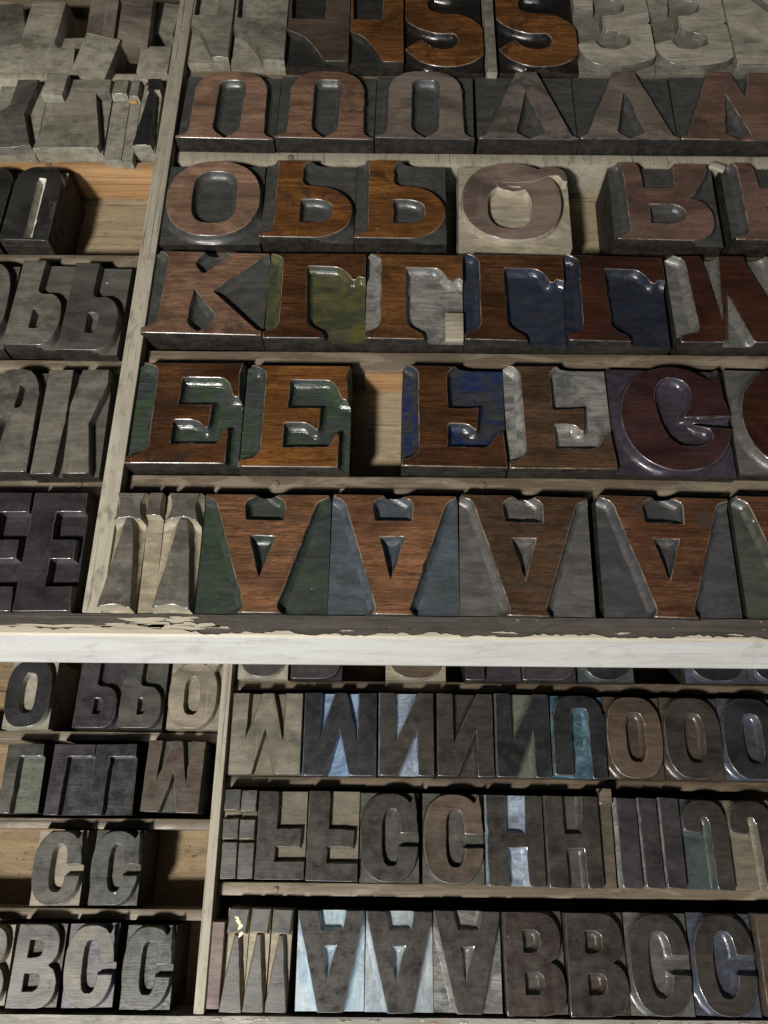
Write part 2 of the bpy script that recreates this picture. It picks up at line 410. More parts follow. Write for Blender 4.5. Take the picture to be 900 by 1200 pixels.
def glyph(g, asp):
    """raised outlines: list of (outer, [holes])"""
    if g == 'nU':
        o = [(0, 0), (1, 0), (1, .025), (.90, .07, 3), (.88, .72)] + sell(.5, .62, .385, .38, 2.6, 8, 172, 22) + [(.12, .72), (.12, .07, 3), (0, .025)]
        return [(o, [[(.365, .12, 3), (.5, .015), (.635, .12, 3), (.65, .86, 4), (.37, .86, 4)]])]
    if g == 'V':
        return [([(0, 0), (1, 0), (1, .03), (.93, .06), (.63, 1), (.41, 1), (.07, .06), (0, .03)], [[(.5, .70), (.38, .10, 1.5), (.5, .01), (.66, .10, 1.5)]])]
    if g == 'NU':
        return [([(0, 0), (1, 0), (1, 1), (.80, 1), (.72, .62), (.60, 1), (.38, 1), (.07, .06), (0, .03)], [[(.52, .66), (.45, .10), (.56, .01), (.70, .08)]])]
    if g == 'OU':
        return [(sell(.51, .52, .475, .478, 2.25), [sell(.52, .53, .225, .325, 3.2)])]
    if g == 'bU':
        o = [(0, 0), (.55, 0)] + sell(.56, .33, .42, .33, 2.1, -88, 88, 22) + [(.46, .67, 2), (.42, .72, 2), (.42, .93, 2.5), (.50, 1), (.12, 1), (.14, .97), (.145, .08, 3), (0, .035)]
        return [(o, [[(.42, .19), (.62, .19, 4), (.76, .25, 4), (.76, .43, 4), (.62, .49, 3), (.42, .49)]])]
    if g == 'QU':
        body = sell(.47, .50, .445, .485, 2.2)
        tail = stroke([(.60, .655), (.48, .63), (.37, .68), (.36, .75), (.50, .765), (.66, .80), (.80, .88), (.92, .87), (.965, .76)], [.02, .045, .05, .05, .07, .11, .13, .10, .03], asp)
        return [(body, [sell(.45, .42, .20, .27, 2.6)]), (tail, [])]
    if g == 'RU':
        o = [(0, 0), (.62, 0)] + sell(.66, .28, .26, .28, 2.2, -85, 55, 16) + [(.72, .54), (.78, .60, 4), (.90, .84, 3), (.93, .95, 1.5), (.93, 1), (.62, 1), (.60, .92, 1.5), (.595, .67, 2), (.30, .67), (.285, .93, 2), (.24, 1), (.08, 1), (.12, .95, 2), (.13, .08, 3), (0, .03)]
        return [(o, [[(.34, .21), (.55, .21, 3), (.66, .28, 3), (.66, .40, 3), (.58, .45, 3), (.335, .45)]])]
    if g == 'KU':
        o = [(0, 0), (1, 0), (1, .06), (.96, .06, 1), (.56, .52, 1), (.97, .97), (1, .98), (1, 1), (.62, 1), (.66, .96, 1.5), (.45, .72, 2), (.36, .86, 3), (.44, .99), (.44, 1), (.06, 1), (.13, .94, 3), (.13, .12, 3), (0, .06)]
        return [(o, [[(.39, .54), (.62, .20, 3), (.53, .09, 3), (.47, .03), (.38, .12, 3)]])]
    if g == 'LU':
        o = [(0, 0), (.60, 0), (.58, .07, 2), (.42, .15, 4), (.40, .84, 1), (.76, .84, 6), (.86, .68, 3), (.90, .68), (.93, .72), (1, .70), (1, 1), (.03, 1), (.15, .95, 3), (.15, .13, 4), (0, .07)]
        return [(o, [])]
    if g == 'WU':
        o = [(0, 0), (.36, 0), (.38, .03), (.46, .55), (.60, .03), (.62, 0), (1, 0), (1, 1), (.86, 1), (.90, .94, 3), (.86, .30, 2), (.68, .90, 3), (.66, 1), (.45, 1), (.38, .26), (.29, .99), (.28, 1), (.04, 1), (.14, .95, 4), (.17, .12, 3), (0, .06)]
        return [(o, [])]
    if g in ('EU', 'EU2'):
        if g == 'EU':
            o = [(0, 0), (.90, 0), (.90, .32), (.855, .33, 1), (.83, .19, 4), (.39, .19, .5), (.39, .42, 1), (.60, .42, 4), (.71, .33, 2), (.73, .57), (.42, .57, .5), (.43, .85, .5), (.84, .85, 7), (.91, .66, 1.5), (.97, .64), (.955, .9), (.985, 1), (.05, 1), (.19, .95, 3), (.19, .11, 4), (0, .06)]
        else:
            o = [(0, 0), (1, 0), (.99, .14), (.97, .34), (.90, .30), (.83, .19, 3), (.44, .19, .5), (.44, .42, 1), (.64, .42, 4), (.72, .33, 2), (.74, .58), (.62, .57, 3), (.44, .57, .5), (.44, .93, 3), (.52, 1), (.04, 1), (.15, .95, 3), (.16, .11, 4), (0, .06)]
        return [(o, [])]
    if g == 'GU':
        o = sell(.53, .5, .465, .49, 2.1, 3, 350, 60) + [(.66, .435), (.80, .40), (.83, .32, 2), (.72, .24, 3), (.56, .23, 3), (.46, .30, 3), (.40, .44, 3), (.37, .62, 3), (.38, .78, 4), (.46, .88, 4), (.60, .88, 4), (.68, .80, 4), (.68, .64, 3), (.60, .53, 2), (.60, .50)]
        return [(o, []), ([(.70, .50), (.97, .52), (.95, .99, 1), (.90, .90, 3), (.74, .86), (.72, .7)], [])]
    if g == 'CU':
        return [(ring_c((.53, .50, .47, .49, 2.1), (.55, .50, .18, .30, 2.6), .42, .56), [])]
    if g == 'AU':
        o = [(.335, 0), (.655, 0), (.625, .05, 5), (.90, .94, 6), (.985, .975), (.985, 1), (.60, 1), (.56, .985), (.64, .94, 3), (.635, .775), (.345, .775), (.325, .94, 3), (.42, .985), (.40, 1), (.015, 1), (.015, .975), (.10, .94, 6), (.365, .05, 5)]
        return [(o, [[(.385, .635), (.475, .29), (.575, .635)]])]
    if g == 'TU':
        return [([(.16, .80, 1), (.10, .76), (.55, .79, 1), (.92, .75), (.80, .90, 3), (.93, 1), (.12, 1), (.22, .9, 2)], []),
                ([(.0, .03), (.5, .06, 4), (.93, .02), (.80, .5), (.66, .77), (.44, .77), (.25, .42)], [])]
    if g == 'TL':
        return [([(.05, .76), (.90, .76), (1, 1), (.12, 1)], []), ([(0, 0), (1, 0), (.74, .46), (.60, .74), (.42, .74), (.14, .3)], [])]
    if g == 'bar':
        return [([(.04, .80), (.90, .80), (.96, 1), (.10, 1)], [])]
    if g == 'strip': return [([(0, 0), (1, 0), (1, 1), (0, 1)], [])]
    if g == 'strip2': return [([(.02, .83), (.98, .83), (.98, 1), (.3, 1), (.02, .95)], [])]
    if g == 'blank': return [([(.02, 0), (1, 0), (1, 1), (.02, 1)], [])]
    if g == 'bits':
        return [([(0, .76), (.96, .76), (1, 1), (.05, 1)], []), ([(0, .44), (.92, .44), (.96, .66), (0, .66)], []), ([(0, 0), (.95, 0), (.95, .40), (.02, .40)], [])]
    if g == 'flag':
        return [([(.62, .0), (1, 0), (1, 1), (.62, 1), (.60, .50), (.06, .50), (.02, 1), (0, 1), (0, .36), (.25, .30, 6), (.48, .14, 4)], [])]
    if g == 'S':
        return [(stroke([(.90, .98), (.62, .92), (.34, .95), (.14, .82), (.16, .62), (.40, .52), (.70, .50), (.86, .36), (.80, .18), (.55, .105), (.28, .14), (.10, .26)], [.12, .18, .2, .22, .24, .25, .24, .24, .24, .21, .2, .18], asp), [])]
    if g == 'three':
        return [(stroke([(.08, .66), (.16, .86), (.50, .90), (.84, .80), (.84, .60), (.55, .50), (.38, .49)], [.22, .20, .2, .25, .25, .2, .16], asp), []),
                (stroke([(.36, .515), (.58, .50), (.86, .40), (.86, .20), (.55, .10), (.22, .13), (.10, .28)], [.16, .2, .25, .25, .2, .2, .16], asp), [])]
    if g == 'diag':
        return [([(0, 0), (1, 0), (1, .30), (.10, 1), (0, 1)], []), ([(.25, 1), (1, .42), (1, 1)], [])]
    if g == 'XL':
        return [([(.02, 0), (.66, .02), (.94, .06), (.70, .5), (.84, 1), (.42, 1), (.36, .62), (0, .45), (0, .2), (.12, .16)], [])]
    if g == 'seven':
        return [([(0, 0), (.95, 0), (.98, .06), (.80, .78), (1, .80), (1, 1), (.18, 1), (.22, .70)], [])]
    if g == 'spike':
        return [([(0, 0), (.88, 0), (.76, .7), (.72, .82), (.98, .82), (1, 1), (.32, 1), (.34, .82), (.46, .8)], [])]
    if g == 'nL':
        return [([(0, 0), (1, 0), (1, .80)] + sell(.5, .66, .5, .34, 2.8, 10, 170, 16) + [(0, .8)], [])]
    if g == 'nslot':
        return [([(0, 0), (1, 0), (1, .80)] + sell(.5, .66, .5, .34, 2.8, 10, 170, 16) + [(0, .8)], [[(.50, .02, .5), (.66, .03, .5), (.65, .84, 1), (.48, .84, 1)]])]
    if g == 'nLs':
        return [([(.05, .03), (.38, .03), (.40, .78, 3), (.42, .84, 3), (.66, .84, 3), (.70, .78, 2), (.72, 0), (.98, 0), (1, .78)] + sell(.52, .64, .46, .36, 2.8, 8, 172, 18) + [(.05, .78)], [])]
    if g == 'Aslot':
        return [([(0, 0), (.22, 0), (.34, .5), (.52, .56), (.44, 0), (1, 0), (.98, .74)] + sell(.5, .64, .48, .36, 2.6, 8, 172, 18) + [(0, .72)], [[(.56, .60, 1), (.68, .62, 1), (.70, .82, 1), (.60, .84, 1)]])]
    if g == 'OL':
        return [(sell(.5, .5, .485, .49, 2.7), [sell(.5, .5, .165, .29, 3.2)])]
    if g == 'OLb':
        return [(sell(.5, .5, .485, .49, 2.7), [sell(.52, .5, .17, .30, 3.0)])]
    if g == 'bL':
        o = [(0, 0), (.62, 0)] + sell(.60, .30, .36, .30, 2.5, -80, 80, 18) + [(.50, .60, 1), (.44, .64), (.46, 1), (.02, 1)]
        return [(o, [[(.42, .19), (.56, .19, 1.5), (.62, .24, 1), (.62, .38, 1.5), (.56, .42, 1), (.42, .42)]])]
    if g == 'QL':
        return [(sell(.48, .48, .465, .475, 2.5), [sell(.47, .47, .15, .27, 3.0)]), ([(.60, .84), (.86, .80), (.98, 1), (.72, .98)], [])]
    if g == 'LL':
        return [([(0, 0), (.33, 0), (.37, .82), (1, .82), (1, 1), (.02, 1)], [])]
    if g == 'FL':
        return [([(.02, 0), (1, 0), (1, .20), (.40, .20), (.40, .37), (.90, .37), (.92, .57), (.42, .57), (.43, .97), (.40, 1), (.03, 1)], [])]
    if g == 'EL':
        return [([(0, 0), (1, 0), (.97, .20), (.50, .20), (.50, .43), (.92, .43), (.92, .59), (.48, .59), (.48, .83), (1, .83), (1, 1), (.03, 1)], [])]
    if g == 'HL':
        return [([(.04, 0), (.38, 0), (.37, .42), (.70, .42), (.72, 0), (1, 0), (1, 1), (.70, 1), (.68, .58), (.36, .58), (.35, 1), (.02, 1)], [])]
    if g == 'IL': return [([(.12, .01), (1, 0), (1, .99), (.10, 1)], [])]
    if g == 'NL':
        return [([(.02, 0), (.36, 0), (.70, .55), (.72, 0), (1, 0), (1, 1), (.72, 1), (.30, .40), (.29, 1), (.02, 1)], [])]
    if g == 'WL':
        return [([(.02, 0), (.34, 0), (.50, .55), (.64, 0), (1, 0), (1, 1), (.76, 1), (.74, .40), (.59, 1), (.43, 1), (.23, .42), (.25, 1), (.02, 1)], [])]
    if g == 'GL':
        o = ring_c((.50, .50, .49, .49, 2.5), (.53, .50, .155, .315, 3.0), .395, .545)
        return [(o, []), ([(.70, .55), (.955, .55), (.965, .80), (.93, .99), (.88, .90), (.74, .86), (.69, .7)], [])]
    if g == 'CLb':
        return [(ring_c((.50, .50, .475, .49, 2.5), (.50, .50, .185, .325, 2.6), .40, .595), [])]
    if g in ('BL', 'BLb'):
        o = [(0, 0), (.60, 0, 1)] + sell(.60, .265, .38, .262, 2.3, -80, 66, 15) + sell(.58, .74, .36, .255, 2.3, -66, 82, 15) + [(.55, 1), (.03, 1)]
        s = .02 if g == 'BLb' else 0
        return [(o, [[(.30 + s, .20), (.54, .20, 2), (.62, .25, 2), (.62, .37, 2), (.54, .41, 2), (.30 + s, .41)], [(.30 + s, .60), (.52, .60, 2), (.60, .65, 2), (.60, .78, 2), (.52, .82, 2), (.30 + s, .82)]])]
    if g == 'AL':
        return [([(.34, 0), (.69, 0), (.985, .95), (.985, 1), (.72, 1), (.68, .81), (.36, .81), (.30, 1), (.015, 1), (.015, .95)], [[(.38, .645), (.46, .31), (.585, .645)]])]
    if g == 'JL':
        return [([(.62, 0), (.99, 0), (.98, .75)] + sell(.5, .68, .48, .31, 2.6, 8, 172, 18) + [(.04, .64), (.40, .62), (.40, .74, 1), (.44, .80, 2), (.54, .80, 1.5), (.60, .72, 1)], [])]
    if g == 'KL':
        return [([(0, 0), (.36, 0), (.42, .5), (.42, 1), (.02, 1)], []), ([(.48, 0), (.90, 0), (.78, .46), (1, .86), (.98, 1), (.56, 1), (.44, .62), (.46, .45)], [])]
    raise KeyError(g)

PROFILE = {'U': [(-.3, 0), (-.1, -.09), (0, -.3), (.28, -1.5), (.75, -2.55), (1.5, -3.2), (2.3, -3.5)],
           'D': [(-.2, 0), (-.06, -.06), (0, -.2), (.25, -2.0), (.6, -3.5)],
           'L': [(-.2, 0), (-.06, -.06), (0, -.2), (.22, -1.7), (.6, -2.7)],
           'S': [(-.2, 0), (-.06, -.06), (0, -.2), (.25, -1.15), (.6, -1.95), (1.15, -2.5), (1.7, -2.7)]}
def profile_key(case, g):
    if case == 'L': return 'S' if g in SCOOPED else 'L'
    return 'D' if g == 'QU' else 'U' if g[-1] == 'U' or g in ('EU2', 'S', 'V') else 'D'
SCOOPED = {'OLb', 'BLb', 'CLb', 'AL', 'nLs', 'HL', 'JL', 'NL'}
TYPE_HIGH = 25.0
def offset(p, d):
    n = len(p); out = []
    for i in range(n):
        a, b, c = Vector(p[i - 1]), Vector(p[i]), Vector(p[(i + 1) % n])
        e1, e2 = (b - a).normalized(), (c - b).normalized()
        n1, n2 = Vector((e1.y, -e1.x)), Vector((e2.y, -e2.x))
        k = 1 + n1.dot(n2)
        mv = (n1 + n2) / max(k, .22)
        out.append(b + mv * d)
    return out
def letter_mesh(parent, g, w, h, case, fm, bm_, em, sm):
    verts, faces, mi = [], [], []
    prof = PROFILE[profile_key(case, g)]; e = .02
    for pi, (outer, holes) in enumerate(glyph(g, w / h)):
        zoff = (.35 if g == 'QU' else -.06) * pi
        for tr in range(6):                              # redraw an outline whose wander made it cross itself
            loops = []
            for k, lp in enumerate([outer] + holes):
                q = rounded(lp, w, h, (1., .8, .6, .4, .2, 0)[tr])
                a = area2(q)
                if (k == 0 and a < 0) or (k > 0 and a > 0): q = q[::-1]
                loops.append(q)
            ins = [[(min(max(p.x, e), w - e), min(max(p.y, e), h - e)) for p in offset(q, prof[0][0])] for q in loops]
            want = sum(area2(q) for q in ins) / 2
            fl = [p for q in ins for p in q]
            got = sum(abs((fl[j][0] - fl[i][0]) * (fl[k][1] - fl[i][1]) - (fl[k][0] - fl[i][0]) * (fl[j][1] - fl[i][1])) / 2
                      for i, j, k in tessellate_polygon([[Vector((*p, 0)) for p in q] for q in ins]))
            if abs(got - want) < .004 * want: break
        else: print('OUTLINE', g, got, want)
        base = []
        caploops = []
        for q in loops:
            rings = []
            for d, z in prof:
                ring = []
                for p in offset(q, d):
                    x = min(max(p.x, e), w - e); y = min(max(p.y, e), h - e)
                    ring.append(len(verts)); verts.append((x - w / 2, y - h / 2, TYPE_HIGH + z + (zoff if z > -3 else 0)))
                rings.append(ring)
            n = len(q)
            for r in range(len(rings) - 1):
                A, B = rings[r], rings[r + 1]
                for i in range(n):
                    j = (i + 1) % n
                    faces.append((A[j], A[i], B[i], B[j])); mi.append(2 if r < 2 else 3 if all(abs(verts[q_][0]) > w / 2 - .05 or abs(verts[q_][1]) > h / 2 - .05 for q_ in (A[j], A[i], B[i], B[j])) else 1)
            caploops.append(rings[0])
        tri = tessellate_polygon([[Vector((verts[i][0], verts[i][1], 0)) for i in lp] for lp in caploops])
        flat = [i for lp in caploops for i in lp]
        for t in tri:
            f = [flat[i] for i in t]
            a, b, c = (Vector(verts[i]) for i in f)
            cr = (b - a).cross(c - a).z
            if abs(cr) < 1e-7: continue
            if cr < 0: f = f[::-1]
            faces.append(tuple(f)); mi.append(0)
    return link_mesh('letter_face', verts, faces, [fm, bm_, em, sm], parent, mi, 62)
def body_mesh(parent, w, h, top, mat):
    a, b = w / 2, h / 2
    v = [(-a, -b, 0), (a, -b, 0), (a, b, 0), (-a, b, 0), (-a, -b, top), (a, -b, top), (a, b, top), (-a, b, top)]
    f = [(3, 2, 1, 0), (4, 5, 6, 7), (0, 1, 5, 4), (1, 2, 6, 5), (2, 3, 7, 6), (3, 0, 4, 7)]
    return link_mesh('body', v, f, mat, parent, [1, 0, 1, 1, 1, 1])

# ---------------------------------------------------------------- the two type cases
FLOOR = {'U': -25.0, 'L': -45.9 - 25.0}
def type_case(case, label, ztop, parts):
    root = empty('type_case', (0, 0, 0)); root['label'] = label; root['category'] = 'type case'; root['group'] = 'type cases stacked in tiers'
    return root
upper = type_case('U', 'upper wooden type case with white-painted front rail and large letters', 0, None)
lower = type_case('L', 'lower wooden type case with worn grey rail and smaller letters', 0, None)
XL_, XR_ = -215, 215
fz = FLOOR['U']
bevel_box('bottom_board', XL_, XR_, 71.5, 405, fz - 4.5, fz - .02, M['floor'], upper, 0)
bevel_box('side_rail', XL_ - 8, XL_, 72.5, 405, fz - 4, 0, M['divider'], upper)
bevel_box('side_rail', XR_, XR_ + 8, 72.5, 405, fz - 4, 0, M['divider'], upper)
bevel_box('back_rail', XL_, XR_, 397, 405, fz, 0, M['divider'], upper)
bevel_box('partition', -101.4, -94.6, 71.6, 396.5, fz, -2.1, M['partition'], upper, .5, wobble=0)
def dividers(root, case, x0, x1, lst):
    for (y0, y1, dz, mat, nails) in lst:
        o = bevel_box('divider', x0, x1, y0, y1, FLOOR[case], FLOOR[case] + dz, M[mat], root, .7, 2, .09)
        for nx in nails:
            bm = bmesh.new()
            bmesh.ops.create_uvsphere(bm, u_segments=14, v_segments=8, radius=1)
            r = 1.6 if case == 'U' else 1.1
            for v in bm.verts: v.co = Vector((v.co.x * r + nx, v.co.y * r + (y0 + y1) / 2, v.co.z * .55 + FLOOR[case] + dz)) * MM
            me = bpy.data.meshes.new('nail'); bm.to_mesh(me); bm.free(); me.materials.append(M['nail'])
            me.polygons.foreach_set('use_smooth', [True] * len(me.polygons))
            n_ = bpy.data.objects.new('nail', me); col.objects.link(n_); n_.parent = o
DU = 17.3
dividers(upper, 'U', -94.4, XR_ - .2, [(332.6, 337.6, DU, 'divider', []), (279.3, 285.6, DU, 'partition', [-43]), (223.8, 229.2, DU, 'divider_dark', []),
                                  (174.3, 180.0, DU, 'divider', []), (119.0, 125.6, DU, 'divider', [-40, 36])])
dividers(upper, 'U', XL_ + .2, -101.6, [(330.0, 334.5, DU, 'partition', []), (273.9, 278.8, DU, 'clean', [-150]), (222.8, 227.0, DU, 'divider', []),
                                  (170.6, 175.0, DU, 'divider', [-165]), (118.3, 123.2, DU, 'divider', [-112])])
# thin fillet of clean wood at the back of the empty slot beside the amber E
bevel_box('fillet', -8.2, 7.6, 172.6, 174.2, fz, fz + 12, M['clean'], upper, .3)
# front rail: moulded profile, dark top, white paint on the sloping front
def prism_x(name, prof, x0, x1, mat, parent, n=60, jit=0.):
    verts, faces = [], []
    k = len(prof)
    for i in range(n + 1):
        x = x0 + (x1 - x0) * i / n
        for (y, z) in prof: verts.append((x, y + random.gauss(0, jit), z + random.gauss(0, jit)))
    for i in range(n):
        for j in range(k):
            a, b = i * k + j, i * k + (j + 1) % k
            faces.append((a, a + k, b + k, b))
    faces.append(tuple(range(k))[::-1]); faces.append(tuple(n * k + j for j in range(k)))
    o = link_mesh(name, verts, faces, mat, parent)
    bm = bmesh.new(); bm.from_mesh(o.data); bmesh.ops.recalc_face_normals(bm, faces=bm.faces); bm.to_mesh(o.data); bm.free()
    return o
rail = prism_x('front_rail', [(71.3, -2.8), (64.6, -2.8), (64.0, -3.2), (57.2, -12.2), (57.3, -13.2), (66, -16.5), (66, -29), (71.3, -29)], XL_ - 8, XR_ + 8, M['rail'], upper, 60, .05)
def ragged(x):
    b = 1.0 + .45 * math.sin(x * .13) + .3 * math.sin(x * .37 + 1) + random.uniform(-.35, .45)
    if x < -57: b += 1.5 * min(1, (-57 - x) / 14)
    return max(.25, b)
verts, faces, n = [], [], 300
for i in range(n + 1):
    x = XL_ - 7.8 + (XR_ - XL_ + 15.6) * i / n
    w_ = ragged(x)
    verts += [(x, 63.9 + w_, -2.72), (x, 63.9 + w_, -2.35), (x, 64.5, -2.40), (x, 63.6, -2.95), (x, 56.85, -11.9), (x, 56.75, -12.6), (x, 57.2, -13.5), (x, 57.5, -13.0)]
for i in range(n):
    for j in range(7):
        a = i * 8 + j; faces.append((a, a + 8, a + 9, a + 1))
mi = []
for i in range(n):
    mi += [1, 1, 1, 0, 0, 0, 0]
link_mesh('paint_coat', verts, faces, [M['paint'], M['paint_edge']], rail, mi)
def flake(cx, cy, rx, ry, mat=M['paint_edge'], parent=rail, z=-2.76, t=.3):
    k = 26; top = []; verts = []
    ph = random.uniform(0, 6)
    for i in range(k):
        a = 2 * math.pi * i / k
        r = 1 + .35 * math.sin(2 * a + ph) + .25 * math.sin(5 * a + 2 * ph) + random.uniform(-.2, .2)
        verts.append((cx + rx * r * math.cos(a), cy + ry * r * math.sin(a), z + t))
    verts += [(v[0] * 1.0, v[1], z) for v in verts]
    faces = [tuple(range(k))] + [(i, i + k, (i + 1) % k + k, (i + 1) % k) for i in range(k)]
    return link_mesh('paint_flake', verts, faces, mat, parent)
for (x, y, rx, ry) in [(-79, 68.4, 9, 1.4), (-68, 69.6, 6, .8), (-62.5, 67.6, 5.5, .9), (-88, 67.2, 9, .7), (-71, 66.9, 9, .8), (-110, 67.0, 14, .6), (-55, 67.0, 3, .35), (118, 65.9, 2, .3), (41, 66.0, 3, .3), (80, 66.1, 2.2, .25), (-12, 66.2, 1.6, .25)]:
    flake(x, y, rx, ry)
# lower case
fz = FLOOR['L']; zl = -45.9
bevel_box('bottom_board', XL_, XR_, -52, 110, fz - 4.5, fz - .02, M['floor_gold'], lower, 0)
bevel_box('side_rail', XL_ - 8, XL_, -50.2, 110, fz - 4, zl, M['divider'], lower)
bevel_box('side_rail', XR_, XR_ + 8, -50.2, 110, fz - 4, zl, M['divider'], lower)
bevel_box('back_rail', XL_, XR_, 104, 110, fz, zl, M['divider'], lower)
bevel_box('partition', -61.4, -57.9, -51.6, 103.8, fz, zl - 2.1, M['partition'], lower, .4)
dividers(lower, 'L', -57.7, XR_ - .2, [(55.2, 59.2, DU, 'divider_dark', [-30]), (19.6, 23.6, DU, 'divider_dark', []), (-16.6, -12.2, DU, 'divider', [-37])])
dividers(lower, 'L', XL_ + .2, -61.6, [(35.8, 39.2, DU, 'divider', []), (4.8, 8.5, DU, 'divider', []), (-24.6, -21.0, DU, 'divider', [])])
rail = prism_x('front_rail', [(-52.2, zl - 2.8), (-58.5, zl - 2.8), (-59.5, zl - 3.4), (-66, zl - 12), (-58, zl - 15), (-58, fz - 4), (-52.2, fz - 4)], XL_ - 8, XR_ + 8, M['rail2'], lower, 60, .05)
for k in range(26):
    flake(random.uniform(-60, 130), random.uniform(-53.6, -52.8), random.uniform(.5, 1.6), random.uniform(.12, .3), random.choice([M['paint_edge'], M['clean'], M['paint']]), rail, zl - 2.78, .25)

# ---------------------------------------------------------------- letter blocks
def letter_block(g, cx, cy, w, h, rz, case, fm, bm_, label, name='letter_block', cat='letter block', z=None):
    top = 0 if case == 'U' else -45.9
    root = empty(name, (cx, cy, (top - TYPE_HIGH) if z is None else z), rz)
    root['label'] = label; root['category'] = cat
    root['group'] = 'large letter blocks in the upper case' if case == 'U' else 'smaller letter blocks in the lower case'
    D = -PROFILE[case][-1][1]
    body_mesh(root, w, h, TYPE_HIGH - D, [BM[bm_], BM[SIDE.get(bm_, 'sidedark')]])
    letter_mesh(root, g, w, h, case, M[fm], BM['ashshade' if g in ('three', 'flag', 'diag', 'seven', 'XL') and bm_ in ('ashr', 'ashd') else bm_], M['edge_light' if fm in LIGHT_EDGE else 'edge_dark'], BM[SIDE.get(bm_, 'sidedark')])
    return root
SIDE = {k: k for k in ('ashr', 'ashd', 'ash', 'tanr', 'cream', 'creamr', 'khaki', 'khakid', 'pink', 'umber', 'black')}
